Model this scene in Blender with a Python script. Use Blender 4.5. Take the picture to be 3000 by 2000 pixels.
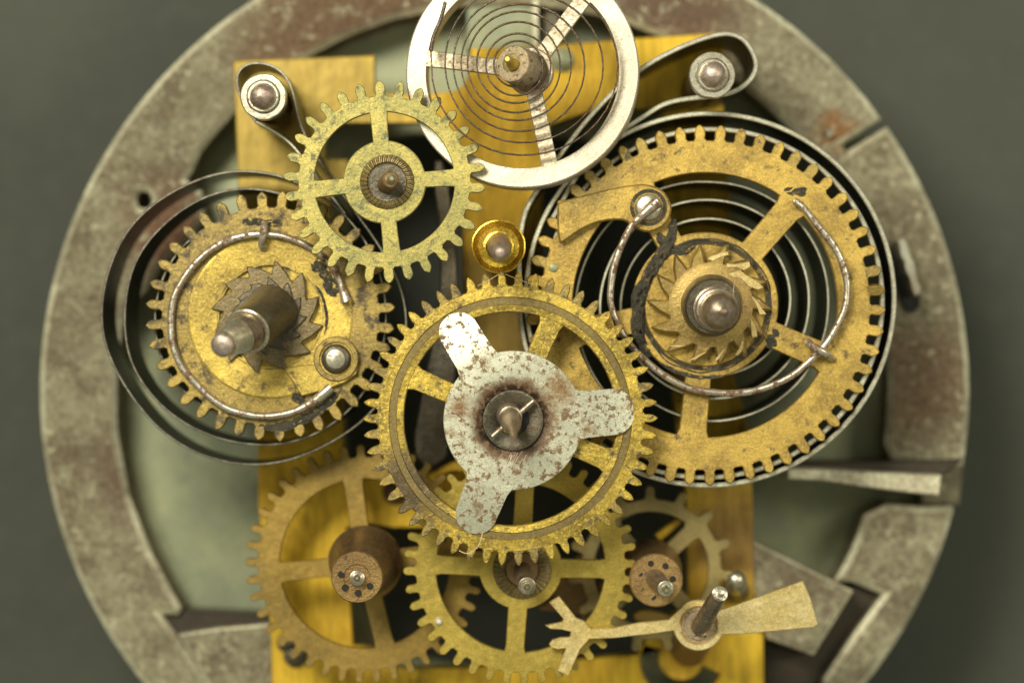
import bpy, math, random
from mathutils import Vector, Matrix, noise
from mathutils.geometry import tessellate_polygon
random.seed(7)
for o in list(bpy.data.objects): bpy.data.objects.remove(o)
SC = bpy.context.scene
COL = SC.collection
SC.unit_settings.scale_length = 0.003       # one unit is about 3 mm
R = math.radians
D = 75.0                                    # camera height over the plane of sharp focus
# ------------------------------------------------------------------ camera
cam = bpy.data.cameras.new('camera'); camo = bpy.data.objects.new('camera', cam); COL.objects.link(camo)
camo.location = (0, 0, D); cam.sensor_width = 360; cam.lens = 900
cam.clip_start = 1; cam.clip_end = 400
cam.dof.use_dof = True; cam.dof.focus_distance = D - 0.25; cam.dof.aperture_fstop = 0.30
SC.camera = camo
# ------------------------------------------------------------------ world and lamps
w = bpy.data.worlds.new('World'); SC.world = w; w.use_nodes = True
w.node_tree.nodes['Background'].inputs[0].default_value = (0.92, 0.92, 0.68, 1)
w.node_tree.nodes['Background'].inputs[1].default_value = 0.31
def lamp(name, loc, target, size, power, color=(1, .96, .80)):
    l = bpy.data.lights.new(name, 'AREA'); l.shape = 'RECTANGLE'; l.size, l.size_y = size; l.energy = power; l.color = color
    o = bpy.data.objects.new(name, l); COL.objects.link(o); o.location = loc
    o.rotation_euler = (Vector(target) - Vector(loc)).to_track_quat('-Z', 'Y').to_euler()
    return o
lamp('key_softbox', (-36, 46, 82), (0, 0, 0), (42, 32), 116000)
lamp('side_softbox', (62, 18, 60), (0, 0, 0), (24, 36), 24000)
SC.view_settings.view_transform = 'Standard'; SC.view_settings.look = 'None'
SC.view_settings.exposure = 0.1; SC.view_settings.gamma = 1
# ------------------------------------------------------------------ placement
def k(z): return (D - z) / D / 100.0         # size of one photo pixel (3000 wide) at height z
def W(u, v, z): return Vector(((u - 1500) * k(z), -(v - 1000) * k(z), z))
# ------------------------------------------------------------------ materials
MATS = {}
def metal(name, a, b, c, spot=None, spot_lo=.6, spot_hi=.68, spot_scale=3., big=.5, fine=5., rough=.4, metallic=.9,
          bump=.25, bdist=.03, stretch=(1, 1, 1), spot_rough=.75, fine_amt=.5, spec=.5, und=0.0, und_scale=1.2, rust=None, rust_scale=1.5, rust_lo=.58, stains=(), grain=.32, gscale=22, gst=False):
    m = bpy.data.materials.new(name); m.use_nodes = True; nt = m.node_tree; N = nt.nodes; L = nt.links
    bs = N['Principled BSDF']
    geo = N.new('ShaderNodeNewGeometry'); mp = N.new('ShaderNodeMapping'); mp.inputs['Scale'].default_value = stretch
    L.new(geo.outputs['Position'], mp.inputs['Vector'])
    def nz(scale, detail=6, r=.6, off=0, src=mp):
        n = N.new('ShaderNodeTexNoise'); n.inputs['Scale'].default_value = scale; n.inputs['Detail'].default_value = detail
        n.inputs['Roughness'].default_value = r
        if off:
            ad = N.new('ShaderNodeVectorMath'); ad.inputs[1].default_value = (off, off * 1.7, off * .3); L.new(src.outputs[0], ad.inputs[0]); L.new(ad.outputs[0], n.inputs['Vector'])
        else: L.new(src.outputs[0], n.inputs['Vector'])
        return n.outputs['Fac']
    def rng(s, lo, hi, o0=0., o1=1.):
        if lo > hi: lo, hi, o0, o1 = hi, lo, o1, o0
        r = N.new('ShaderNodeMapRange'); r.interpolation_type = 'SMOOTHSTEP'
        for i, x in enumerate((lo, hi, o0, o1)): r.inputs[i + 1].default_value = x
        L.new(s, r.inputs[0]); return r.outputs[0]
    def mix(f, x, y):
        q = N.new('ShaderNodeMix'); q.data_type = 'RGBA'
        L.new(f, q.inputs[0])
        for i, val in ((6, x), (7, y)):
            if isinstance(val, tuple): q.inputs[i].default_value = (*val, 1)
            else: L.new(val, q.inputs[i])
        return q.outputs[2]
    n1 = nz(big, 5, .6); n2 = nz(fine, 8, .7, 3.1)
    col = mix(rng(n1, .38, .62), a, b)
    col = mix(rng(n2, .45, .72, 0, fine_amt), col, c)
    rg = N.new('ShaderNodeMath'); rg.operation = 'MULTIPLY_ADD'; L.new(n2, rg.inputs[0]); rg.inputs[1].default_value = .35; rg.inputs[2].default_value = rough - .17
    ro = rg.outputs[0]; me = None
    if rust:
        f = rng(nz(rust_scale, 9, .75, 11.3, geo), rust_lo, rust_lo + .1)
        f2 = N.new('ShaderNodeMath'); f2.operation = 'MULTIPLY'; L.new(f, f2.inputs[0]); f2.inputs[1].default_value = .85
        col = mix(f2.outputs[0], col, rust)
    for (sx, sy, sz, r0, r1, amp, sc, scol) in stains:      # worn-in stain around a place: solid inside r0, gone by r1, ragged by noise
        dn = N.new('ShaderNodeVectorMath'); dn.operation = 'DISTANCE'; L.new(geo.outputs['Position'], dn.inputs[0]); dn.inputs[1].default_value = (sx, sy, sz)
        ad = N.new('ShaderNodeMath'); ad.operation = 'MULTIPLY_ADD'; L.new(nz(sc, 9, .75, 4.4 + r1, geo), ad.inputs[0]); ad.inputs[1].default_value = -amp; L.new(dn.outputs['Value'], ad.inputs[2])
        col = mix(rng(ad.outputs[0], r1 - amp * .5, r0 - amp * .5), col, scol)
    if spot:
        f = rng(nz(spot_scale, 9, .72, 7.7, geo), spot_lo, spot_hi)
        col = mix(f, col, spot)
        q = N.new('ShaderNodeMix'); L.new(f, q.inputs[0]); L.new(ro, q.inputs[2]); q.inputs[3].default_value = spot_rough; ro = q.outputs[0]
        q = N.new('ShaderNodeMapRange'); L.new(f, q.inputs[0]); q.inputs[3].default_value = metallic; q.inputs[4].default_value = metallic * .3; me = q.outputs[0]
    if grain:
        gv = N.new('ShaderNodeVectorMath'); gv.operation = 'SCALE'; L.new(col, gv.inputs[0])
        L.new(rng(nz(gscale, 5, .75, 2.2, mp if gst else geo), .3, .7, 1 - grain, 1 + grain * .8), gv.inputs['Scale']); col = gv.outputs[0]
    L.new(col, bs.inputs['Base Color']); L.new(ro, bs.inputs['Roughness'])
    if me: L.new(me, bs.inputs['Metallic'])
    else: bs.inputs['Metallic'].default_value = metallic
    bs.inputs['Specular IOR Level'].default_value = spec
    bp = N.new('ShaderNodeBump'); bp.inputs['Strength'].default_value = bump; bp.inputs['Distance'].default_value = bdist
    L.new(n2, bp.inputs['Height'])
    last = bp
    if und:
        b2 = N.new('ShaderNodeBump'); b2.inputs['Strength'].default_value = 1; b2.inputs['Distance'].default_value = und
        L.new(nz(und_scale, 3, .5, 21., geo), b2.inputs['Height']); L.new(bp.outputs[0], b2.inputs['Normal']); last = b2
    L.new(last.outputs[0], bs.inputs['Normal'])
    MATS[name] = m; return m
M_patina = metal('greenish_patina_brass', (.46, .385, .12), (.30, .275, .10), (.58, .46, .13), spot=(.17, .17, .09), spot_lo=.50, spot_hi=.66, spot_scale=4.2, big=.9, fine=11, rough=.5, metallic=.75, und=.03, und_scale=.8, fine_amt=.8, bump=.45)
M_warm = metal('worn_warm_brass', (.60, .41, .10), (.35, .235, .065), (.72, .50, .13), spot=(.12, .085, .045), spot_lo=.54, spot_hi=.68, spot_scale=2.4, big=.85, fine=9, rough=.48, metallic=.78, und=.03, und_scale=.8, bump=.5, fine_amt=.7, stains=((2.3, 4.6, -.7, .2, 1.6, 2.2, 1.4, (.25, .18, .06)), (5.8, 1.1, -.5, .6, 1.35, .8, 2.5, (.30, .19, .07))))
M_bright = metal('bright_hammered_brass', (.62, .44, .08), (.30, .21, .05), (.84, .64, .14), spot=(.11, .085, .045), spot_lo=.52, spot_hi=.66, spot_scale=3.0, big=1.0, fine=9, rough=.42, metallic=.85, und=.035, und_scale=1.8, bump=.5, fine_amt=.8, stains=((-3.0, -4.2, .3, .4, 1.9, 2.4, 2.2, (.15, .11, .06)),))
M_great = metal('stained_brass', (.42, .30, .085), (.24, .175, .065), (.56, .42, .12), spot=(.09, .07, .045), spot_lo=.50, spot_hi=.64, spot_scale=2.0, big=.6, fine=10, rough=.5, metallic=.75, und=.03, und_scale=1.2, bump=.5, fine_amt=.8)
M_plate = metal('yellow_brass_plate', (.90, .59, .05), (.72, .44, .04), (.42, .24, .03), spot=(.14, .08, .025), spot_lo=.57, spot_hi=.74, spot_scale=.9, big=.5, fine=1.6, rough=.42, metallic=.55, stretch=(1, .16, 1), fine_amt=.6, grain=.22, gscale=5, gst=True, und=.04, und_scale=.7, stains=((-6.8, 6.8, -4.4, 2.6, 5.2, 3.0, .9, (.36, .25, .05)), (6.9, -6.2, -4.4, .6, 2.6, 2.4, 1.2, (.30, .18, .05)), (.4, 0., -4.4, 2.4, 4.0, 2.0, .8, (.32, .21, .045))))
M_dull = metal('dull_brown_brass', (.36, .24, .06), (.28, .19, .055), (.46, .30, .07), spot=(.12, .075, .03), spot_lo=.6, spot_hi=.72, fine=5, rough=.5, metallic=.75, und=.04)
M_olive = metal('olive_brass', (.54, .40, .085), (.46, .345, .075), (.62, .45, .10), spot=(.26, .17, .06), spot_lo=.64, spot_hi=.74, fine=5, rough=.46, metallic=.8, und=.04)
M_grey_brass = metal('grey_worn_brass', (.34, .27, .11), (.27, .21, .09), (.42, .32, .12), fine=5, rough=.5, metallic=.7)
M_pale = metal('pale_cream_brass', (.90, .73, .36), (.76, .58, .22), (.92, .76, .46), spot=(.38, .25, .14), spot_lo=.62, spot_hi=.74, fine=5, rough=.42, metallic=.8, und=.05)
M_channel = metal('grimy_brass_channel', (.24, .18, .07), (.19, .14, .055), (.33, .25, .09), fine=9, rough=.5, metallic=.7)
M_ring = metal('mottled_grey_steel', (.295, .262, .165), (.205, .172, .105), (.40, .37, .245), spot=(.47, .44, .29), spot_lo=.54, spot_hi=.66, spot_scale=2.8, big=.5, fine=2.5, rough=.5, metallic=.45, rust=(.165, .125, .075), rust_scale=.55, rust_lo=.50, bump=1., bdist=.14, spot_rough=.5, fine_amt=.8, grain=.4, gscale=6, stains=((10.15, 6.55, -5., .2, .95, 1.6, 1.8, (.26, .13, .05)), (9.9, 6.5, -5., .02, .3, .5, 2.5, (.06, .035, .02)), (-10.5, 3.4, -5., .5, 2.4, 1.8, .8, (.19, .10, .055)), (-5., 9.6, -5., 1.8, 5.0, 3.0, .7, (.17, .105, .06)), (5., 10.6, -5., 1.0, 3.4, 2.6, .8, (.15, .095, .06)), (-11.5, -4., -5., .8, 2.6, 2.6, .9, (.17, .12, .075)), (12.6, -1.2, -5., .8, 2.6, 2.4, .9, (.18, .12, .07))))
M_edge = metal('pale_steel_edge', (.74, .70, .50), (.44, .39, .27), (.82, .78, .58), fine=3, rough=.5, metallic=.45, bump=.6, bdist=.08, gscale=6)  # pale tone puts the bevel highlight into the colour of the chamfers
M_green = metal('green_tinted_steel', (.33, .345, .21), (.23, .255, .165), (.40, .39, .20), big=.28, fine=1.1, rough=.5, metallic=.35, rust=(.17, .20, .15), rust_scale=.4, rust_lo=.54)
M_balance = metal('cream_polished_steel', (.68, .62, .49), (.56, .48, .36), (.76, .71, .59), spot=(.36, .25, .13), spot_lo=.60, spot_hi=.72, spot_scale=5, fine=9, rough=.42, metallic=.6, und=.012)
M_spoke = metal('stained_cream_steel', (.70, .62, .46), (.58, .46, .30), (.80, .74, .60), spot=(.40, .26, .12), spot_lo=.53, spot_hi=.64, spot_scale=5, fine=9, rough=.45, metallic=.6, und=.03, und_scale=3)
M_star = metal('rust_spotted_steel', (.70, .69, .53), (.58, .58, .45), (.80, .79, .64), spot=(.18, .11, .05), spot_lo=.50, spot_hi=.58, spot_scale=4.6, fine=12, rough=.40, metallic=.75, spot_rough=.7, rust=(.36, .25, .13), rust_scale=1.6, rust_lo=.53, und=.012, grain=.22, stains=((.03, -2.3, .55, 1.02, 1.38, .75, 3.0, (.16, .085, .045)), (-1.5, -1.9, .55, .0, .55, 1.1, 3.4, (.27, .15, .07)), (1.4, -1.4, .55, .0, .7, 1.5, 3.0, (.33, .21, .10)), (.03, -2.3, .5, .98, 1.10, .3, 3.0, (.06, .04, .03))))
M_steel = metal('worn_bright_steel', (.66, .63, .50), (.48, .42, .31), (.80, .77, .64), spot=(.20, .11, .07), spot_lo=.58, spot_hi=.66, spot_scale=5, fine=9, rough=.32, metallic=.9)
M_arbor = metal('brown_turned_steel', (.38, .31, .23), (.24, .17, .12), (.66, .61, .48), spot=(.16, .08, .05), spot_lo=.56, spot_hi=.66, spot_scale=3, fine=6, rough=.34, metallic=.85, stretch=(1, 1, 3))
M_cap = metal('rosy_polished_steel', (.62, .50, .43), (.40, .28, .22), (.84, .80, .70), spot=(.24, .13, .10), spot_lo=.56, spot_hi=.66, spot_scale=5, fine=7, rough=.36, metallic=.85, bump=.6, bdist=.05)
M_darkst = metal('dark_oiled_steel', (.10, .09, .065), (.15, .125, .085), (.22, .19, .13), spot=(.16, .07, .035), fine=5, rough=.35, metallic=.8, bump=.5, bdist=.05)
M_spring = metal('blued_spring_steel', (.075, .082, .07), (.055, .055, .045), (.12, .13, .115), fine=4, rough=.32, metallic=.85)
M_sedge = metal('pale_spring_edge', (.66, .64, .49), (.46, .43, .33), (.74, .73, .59), fine=5, rough=.42, metallic=.75)
M_ledge = metal('dull_spring_edge', (.30, .28, .215), (.17, .14, .11), (.42, .44, .38), fine=5, rough=.34, metallic=.85)
M_hair = metal('rusty_hairspring_steel', (.10, .075, .06), (.15, .08, .055), (.34, .33, .28), fine=14, rough=.34, metallic=.85, fine_amt=.8)
M_wire = metal('rusty_wire', (.62, .58, .47), (.48, .40, .30), (.74, .72, .60), spot=(.17, .09, .05), spot_lo=.47, spot_hi=.58, spot_scale=4, fine=8, rough=.34, metallic=.85)
M_lantern = metal('rusty_orange_bronze', (.42, .27, .095), (.30, .185, .075), (.56, .38, .15), spot=(.10, .07, .04), spot_lo=.56, spot_hi=.66, spot_scale=4, fine=8, rough=.45, metallic=.65, bump=1., bdist=.08)
M_barrel = metal('brown_bronze', (.26, .165, .075), (.17, .11, .055), (.36, .24, .11), fine=4, rough=.42, metallic=.75, bump=.4)
M_grime = metal('black_tar_grime', (.085, .08, .062), (.13, .115, .08), (.20, .18, .14), spot=(.42, .29, .09), spot_lo=.56, spot_hi=.64, spot_scale=3.4, fine=7, rough=.36, metallic=.4, bump=1, bdist=.2)
M_collet = metal('pitted_pinkish_bronze', (.46, .36, .22), (.32, .24, .16), (.58, .44, .26), spot=(.13, .09, .06), spot_lo=.54, spot_hi=.60, spot_scale=6, fine=9, rough=.5, metallic=.6, bump=.8, bdist=.06)
M_hole = metal('black_hollow', (.012, .010, .007), (.010, .008, .006), (.02, .016, .01), rough=.8, metallic=.0)
M_gold = metal('golden_brass_collar', (.66, .46, .06), (.42, .28, .035), (.80, .58, .12), spot=(.16, .09, .02), spot_lo=.56, spot_hi=.68, spot_scale=6, fine=10, rough=.28, metallic=.95)
M_ground = metal('dark_olive_card', (.062, .067, .051), (.052, .056, .044), (.074, .078, .058), big=.12, fine=1.2, rough=.75, metallic=0, bump=.3, spec=.3, grain=.18, gscale=9, fine_amt=.8)
M_face = metal('stained_brass_face', (.64, .46, .10), (.38, .27, .07), (.76, .58, .15), spot=(.13, .10, .055), spot_lo=.53, spot_hi=.68, spot_scale=2.6, big=.9, fine=10, rough=.45, metallic=.78, und=.03, bump=.5, fine_amt=.8)
M_crimp = metal('dark_olive_crimp', (.30, .235, .10), (.20, .155, .075), (.46, .36, .17), fine=6, rough=.38, metallic=.8, bump=.8)
M_lint = metal('lint', (.6, .5, .3), (.5, .3, .15), (.7, .65, .5), rough=.6, metallic=0)
# ------------------------------------------------------------------ objects
def link(o, parent=None):
    COL.objects.link(o)
    if parent is not None: o.parent = parent
    return o
def thing(name, label, cat, loc=(0, 0, 0), group=None, rot=None):
    o = bpy.data.objects.new(name, None); o.empty_display_size = .3; o.location = loc
    if rot: o.rotation_euler = rot
    link(o); return tag(o, label, cat, group)
def tag(o, label, cat, group=None):
    o['label'] = label; o['category'] = cat
    if group: o['group'] = group
    return o
def mk(name, vs, fs, mat, parent=None, smooth=False, off=None):
    me = bpy.data.meshes.new(name)
    if off is None: off = parent.location if (parent is not None and parent.type == 'EMPTY') else Vector((0, 0, 0))
    me.from_pydata([tuple(Vector(v) - Vector(off)) for v in vs], [], fs)
    mats = mat if isinstance(mat, (list, tuple)) else [mat]
    for m in mats: me.materials.append(m)
    me.validate(); me.update()
    if smooth: me.polygons.foreach_set('use_smooth', [True] * len(me.polygons))
    return link(bpy.data.objects.new(name, me), parent)
ZERO = Vector((0, 0, 0))
def jit(p, amp, f=3.):
    n = noise.noise_vector(Vector(p) * f)
    return Vector((p[0] + n.x * amp, p[1] + n.y * amp, p[2]))
def area(l): return sum(l[i][0] * l[(i + 1) % len(l)][1] - l[(i + 1) % len(l)][0] * l[i][1] for i in range(len(l)))
def dens(loop, step):
    out = []
    for i, p in enumerate(loop):
        q = loop[(i + 1) % len(loop)]; p = Vector(p); q = Vector(q); n = max(1, int((q - p).length / step))
        for j in range(n): out.append(p.lerp(q, j / n))
    return out
def smoothloop(pts, it=2):
    """Chaikin corner cutting for rounded outlines"""
    for _ in range(it):
        o = []
        for i, p in enumerate(pts):
            q = pts[(i + 1) % len(pts)]
            o.append((p[0] * .75 + q[0] * .25, p[1] * .75 + q[1] * .25)); o.append((p[0] * .25 + q[0] * .75, p[1] * .25 + q[1] * .75))
        pts = o
    return pts
def inset(loop, b, skip=()):
    n = len(loop); out = []
    for i in range(n):
        if i in skip: out.append(Vector(loop[i])); continue
        p, q, r = Vector(loop[i - 1]), Vector(loop[i]), Vector(loop[(i + 1) % n])
        d1 = (q - p).normalized(); d2 = (r - q).normalized()
        n1 = Vector((-d1.y, d1.x)); n2 = Vector((-d2.y, d2.x)); m = n1 + n2
        if m.length < 1e-4: m = n1
        m.normalize(); c = max(.5, m.dot(n1)); out.append(q + m * (b / c))
    return out
def plate(name, outer, holes, ztop, thick, mat, parent=None, bev=.02, edge=None, skip=(), jitter=0, off=None, px=True, zf=None):
    """outline in photo pixels (px) laid at height ztop, or already in units; real thickness and chamfer"""
    def cv(l):
        l = [W(p[0], p[1], ztop).to_2d() for p in l] if px else [Vector((p[0], p[1])) for p in l]
        if jitter: l = [jit((p.x, p.y, 0), jitter).to_2d() for p in l]
        return l
    loops = [cv(outer)] + [cv(h) for h in holes]
    for i in range(len(loops)):
        if (area(loops[i]) > 0) != (i == 0): loops[i].reverse()
    ins = [inset(l, bev, skip if i == 0 else ()) for i, l in enumerate(loops)]
    vs = []; fs = []; base = 0
    tris = tessellate_polygon([[p.to_3d() for p in l] for l in ins])
    for l in ins: vs += [(p.x, p.y, ztop) for p in l]
    n = len(vs)
    for l in loops: vs += [(p.x, p.y, ztop - bev) for p in l]
    for l in loops: vs += [(p.x, p.y, ztop - thick) for p in l]
    for t in tris:
        a, b, c = (Vector(vs[i]) for i in t)
        up = (b - a).cross(c - a).z > 0
        fs.append(tuple(t) if up else tuple(reversed(t)))
        fs.append(tuple(i + 2 * n for i in (reversed(t) if up else t)))
    for l in loops:
        m = len(l)
        for i in range(m):
            j = (i + 1) % m
            for lv in (0, 1):
                fs.append((base + i + lv * n, base + i + (lv + 1) * n, base + j + (lv + 1) * n, base + j + lv * n))
        base += m
    o = mk(name, vs, fs, [mat, edge] if edge else mat, parent, off=off)
    if edge:
        for f in o.data.polygons:
            if .2 < f.normal.z < .95 and f.center.z > (ztop - bev * 1.2 - (parent.location.z if parent else 0)): f.material_index = 1
    return o
def circ(cu, cv, r, n=48, a0=0, a1=360, rev=False):
    full = abs(a1 - a0) >= 359.9
    p = [(cu + r * math.cos(R(a0 + (a1 - a0) * i / (n if full else n - 1))), cv - r * math.sin(R(a0 + (a1 - a0) * i / (n if full else n - 1)))) for i in range(n)]
    return p
def lathe(name, c, prof, mat, parent=None, n=64, closed=False, smooth=False, wob=0, off=None, jr=0, sharp=True):
    """profile [(r, z)] turned about the vertical through c (absolute); radii in units"""
    vs = []; fs = []; m = len(prof)
    for i in range(n):
        a = 2 * math.pi * i / n
        for r, z in prof:
            rr = r + (noise.noise(Vector((math.cos(a) * 3 + c[0], math.sin(a) * 3 + c[1], r * 2))) * jr if jr else 0)
            vs.append((c[0] + rr * math.cos(a), c[1] + rr * math.sin(a), z))
    for i in range(n):
        j = (i + 1) % n
        for q in range(m if closed else m - 1):
            q2 = (q + 1) % m
            if prof[q][0] < 1e-6 and prof[q2][0] < 1e-6: continue
            fs.append((i * m + q, j * m + q, j * m + q2, i * m + q2))
    # orient: profile given from outer-bottom up and inwards
    o = mk(name, vs, fs, mat, parent, off=off)
    fixn(o.data, smooth); return o
import bmesh
def fixn(me, smooth=False, angle=32):
    bm = bmesh.new(); bm.from_mesh(me); bmesh.ops.remove_doubles(bm, verts=bm.verts, dist=1e-5)
    bmesh.ops.recalc_face_normals(bm, faces=bm.faces)
    if smooth:
        for f in bm.faces: f.smooth = True
        for e in bm.edges:
            if len(e.link_faces) == 2 and e.calc_face_angle(0) > R(angle): e.smooth = False
    bm.to_mesh(me); bm.free()
def ringprof(ri, ro, z, t, b): return [(ri, z - t), (ri, z - b), (ri + b, z), (ro - b, z), (ro, z - b), (ro, z - t)]
def axis(name, st, mat, parent=None, n=40, off=None, smooth=True, cap=True, wob=0, zc=1):
    """turned shaft along a leaning axis: stations (u, v, z, radius px)"""
    if zc != 1: st = [(u, v, z * zc if z > 0 else z, r) for u, v, z, r in st]
    P = [W(u, v, z) for u, v, z, r in st]; Rr = [r * k(z) for u, v, z, r in st]
    d = (P[-1] - P[0]).normalized(); x = d.orthogonal().normalized(); y = d.cross(x); vs = []; fs = []
    for p, r in zip(P, Rr):
        for i in range(n):
            a = 2 * math.pi * i / n; vs.append(p + (x * math.cos(a) + y * math.sin(a)) * max(r, 1e-4) * (1 + wob * noise.noise(Vector((a * 2, r * 9, p.z * 3)))))
    for q in range(len(P) - 1):
        for i in range(n):
            j = (i + 1) % n; fs.append((q * n + i, q * n + j, (q + 1) * n + j, (q + 1) * n + i))
    fs.append(tuple(range(n))); fs.append(tuple(range((len(P) - 1) * n, len(P) * n)))
    o = mk(name, vs, fs, mat, parent, off=off); fixn(o.data, smooth); return o
def spline(pts, sub=8, closed=False):
    pts = [Vector(p) for p in pts]; out = []; n = len(pts)
    for i in range(n if closed else n - 1):
        g = (lambda q: pts[q % n]) if closed else (lambda q: pts[max(0, min(n - 1, q))])
        a, b, c, d = g(i - 1), g(i), g(i + 1), g(i + 2)
        for j in range(sub):
            t = j / sub; out.append(.5 * ((2 * b) + (c - a) * t + (2 * a - 5 * b + 4 * c - d) * t * t + (3 * b - a - 3 * c + d) * t ** 3))
    if not closed: out.append(pts[-1])
    return out
def ribbon(name, pts, ztop, height, wd, mats, parent=None, sub=8, off=None, wave=0, relax=0):
    """flat strip standing on edge; pts in photo pixels at the top edge; mats = (edge, faces)"""
    P = spline([W(p[0], p[1], ztop if len(p) < 3 else p[2]) for p in pts], sub); n = len(P); vs = []; fs = []; mi = []
    for _ in range(relax): P = [P[0]] + [P[i] * .5 + (P[i - 1] + P[i + 1]) * .25 for i in range(1, n - 1)] + [P[-1]]
    for i, p in enumerate(P):
        t = (P[min(i + 1, n - 1)] - P[max(i - 1, 0)]); t.z = 0; t.normalize(); nn = Vector((-t.y, t.x, 0)) * (wd * .5)
        dz = noise.noise(p * .6) * wave
        e = wd * .22
        for q, zz, s in ((1, 0, -e), (1, -e, 0), (1, -height, 0), (-1, -height, 0), (-1, -e, 0), (-1, 0, -e)):
            f = (1 + s * 2 / wd) if s else 1
            vs.append(p + nn * q * f + Vector((0, 0, zz + dz)))
    for i in range(n - 1):
        for q in range(6):
            q2 = (q + 1) % 6; fs.append((i * 6 + q, (i + 1) * 6 + q, (i + 1) * 6 + q2, i * 6 + q2)); mi.append(0 if q in (5, 0, 4) else 1)
    fs.append(tuple(range(6))); fs.append(tuple(range((n - 1) * 6, n * 6))); mi += [0, 0]
    o = mk(name, vs, fs, list(mats), parent, off=off)
    for f, m in zip(o.data.polygons, mi): f.material_index = m
    bm = bmesh.new(); bm.from_mesh(o.data); bmesh.ops.recalc_face_normals(bm, faces=bm.faces); bm.to_mesh(o.data); bm.free()
    return o
def wire(name, pts, r, mat, parent=None, n=10, sub=6, off=None, world=False, flat=1., taper=None):
    """round wire through pts (u, v, z); r in px"""
    P = spline([Vector(p) if world else W(*p) for p in pts], sub); m = len(P); vs = []; fs = []
    for i, p in enumerate(P):
        t = (P[min(i + 1, m - 1)] - P[max(i - 1, 0)]).normalized(); x = t.cross(Vector((0, 0, 1)))
        x = x.normalized() if x.length > 1e-3 else Vector((1, 0, 0)); y = x.cross(t)
        rr = r * (k(p.z) if not world else .01)
        if taper: rr *= taper(i / (m - 1))
        rr *= 1 + .12 * noise.noise(p * 2.5)
        for j in range(n):
            a = 2 * math.pi * j / n; vs.append(p + x * math.cos(a) * rr + y * math.sin(a) * rr * flat)
    for i in range(m - 1):
        for j in range(n):
            j2 = (j + 1) % n; fs.append((i * n + j, i * n + j2, (i + 1) * n + j2, (i + 1) * n + j))
    fs.append(tuple(range(n))); fs.append(tuple(range((m - 1) * n, m * n)))
    o = mk(name, vs, fs, mat, parent, off=off); fixn(o.data, True, 60); return o
def bar(name, c, ang, secs, z, thick, mat, parent=None, bev=.025, off=None):
    """arm from the centre c (xy units) along ang; secs [(r, half width, dz)] in units, chamfered on the long sides"""
    ca, sa = math.cos(R(ang)), math.sin(R(ang)); vs = []; fs = []
    for r, h, dz in secs:
        for y, zz in ((-h, -thick), (-h, -bev), (-h + bev, 0), (h - bev, 0), (h, -bev), (h, -thick)):
            vs.append((c[0] + r * ca - y * sa, c[1] + r * sa + y * ca, z + zz + dz))
    for i in range(len(secs) - 1):
        for q in range(6):
            q2 = (q + 1) % 6; fs.append((i * 6 + q, (i + 1) * 6 + q, (i + 1) * 6 + q2, i * 6 + q2))
    fs.append(tuple(range(6))); fs.append(tuple(range((len(secs) - 1) * 6, len(secs) * 6)))
    o = mk(name, vs, fs, mat, parent, off=off)
    bm = bmesh.new(); bm.from_mesh(o.data); bmesh.ops.recalc_face_normals(bm, faces=bm.faces); bm.to_mesh(o.data); bm.free()
    return o
def toothline(w, L, style):
    if style == 'ogive': h = [(-.10, .50), (0, .58), (.10, .47), (.35, .50), (.60, .50), (.78, .40), (.92, .22), (1., .06)]
    elif style == 'point': h = [(-.10, .50), (0, .62), (.12, .48), (.45, .46), (.70, .36), (.88, .20), (1., .05)]
    elif style == 'round': h = [(-.10, .50), (0, .60), (.14, .46), (.45, .45), (.70, .45), (.86, .36), (.96, .20), (1., .08)]
    else: h = [(-.10, .55), (0, .52), (.5, .40), (.85, .34), (1., .26)]
    return [(x * L, -y * w) for x, y in h] + [(x * L, y * w) for x, y in reversed(h)], len(h)
def gear(th, c, rroot, rtip, rin, z, thick, n, phase, tw, mat, style='ogive', bev=.022, solid_to=None, vary=.04, seg=160, rimprof=None, tag_bent=(), alt=None, alt_p=.35):
    """toothed rim (part) with every tooth as its own piece; radii px"""
    s = k(z); org = Vector((c.x, c.y, z))
    ri, ro = rin * s, rroot * s
    prof = rimprof or ringprof(ri, ro, z, thick, bev)
    rim = lathe('toothed_rim', c, prof, mat, th, n=seg, closed=True, jr=.012)
    rim_off = org - Vector(th.location)
    meshes = []
    for v in range(4):
        rnd = random.Random(v * 13 + n)
        pts, nh = toothline(tw * s * (1 + rnd.uniform(-vary, vary)), (rtip - rroot) * s * (1 + rnd.uniform(-vary, vary)), style)
        ex = .006; pts = [(ro + p[0] + rnd.uniform(-ex, ex), p[1] + rnd.uniform(-ex, ex)) for p in pts]
        o = plate('tooth', pts, [], .003, thick * .98, mat, rim, bev=bev, skip=(0, len(pts) - 1, 1, len(pts) - 2), off=ZERO, px=False)
        meshes.append(o.data); bpy.data.objects.remove(o)
    if alt:
        am = []
        for m_ in meshes: m2 = m_.copy(); m2.materials.clear(); m2.materials.append(alt); am.append(m2)
    for i in range(n):
        rnd = random.Random(i * 7 + n)
        o = bpy.data.objects.new('tooth', rnd.choice(am if alt and rnd.random() < alt_p else meshes)); link(o, rim)
        o.location = rim_off; a = R(phase + 360 / n * i + rnd.uniform(-.25, .25))
        tilt = R(14) if i in tag_bent else 0
        o.rotation_euler = (tilt, 0, a)
    return rim
def spokes(th, c, z, thick, angs, r0, r1, hw0, hw1, mat, flare=1.25, bev=.022, name='spoke'):
    s = k(z)
    for a in angs:
        L = r1 - r0; secs = [(r0, hw0 * 1.1), (r0 + L * .08, hw0), (r0 + L * .5, (hw0 + hw1) / 2 * .99), (r1 - L * .12, hw1), (r1 + 2, hw1 * flare * .97), (r1 + 12, hw1 * flare)]
        bar(name, c, a, [(r * s, h * s, 0) for r, h in secs], z + .004, thick * .97, mat, th, bev)
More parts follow.
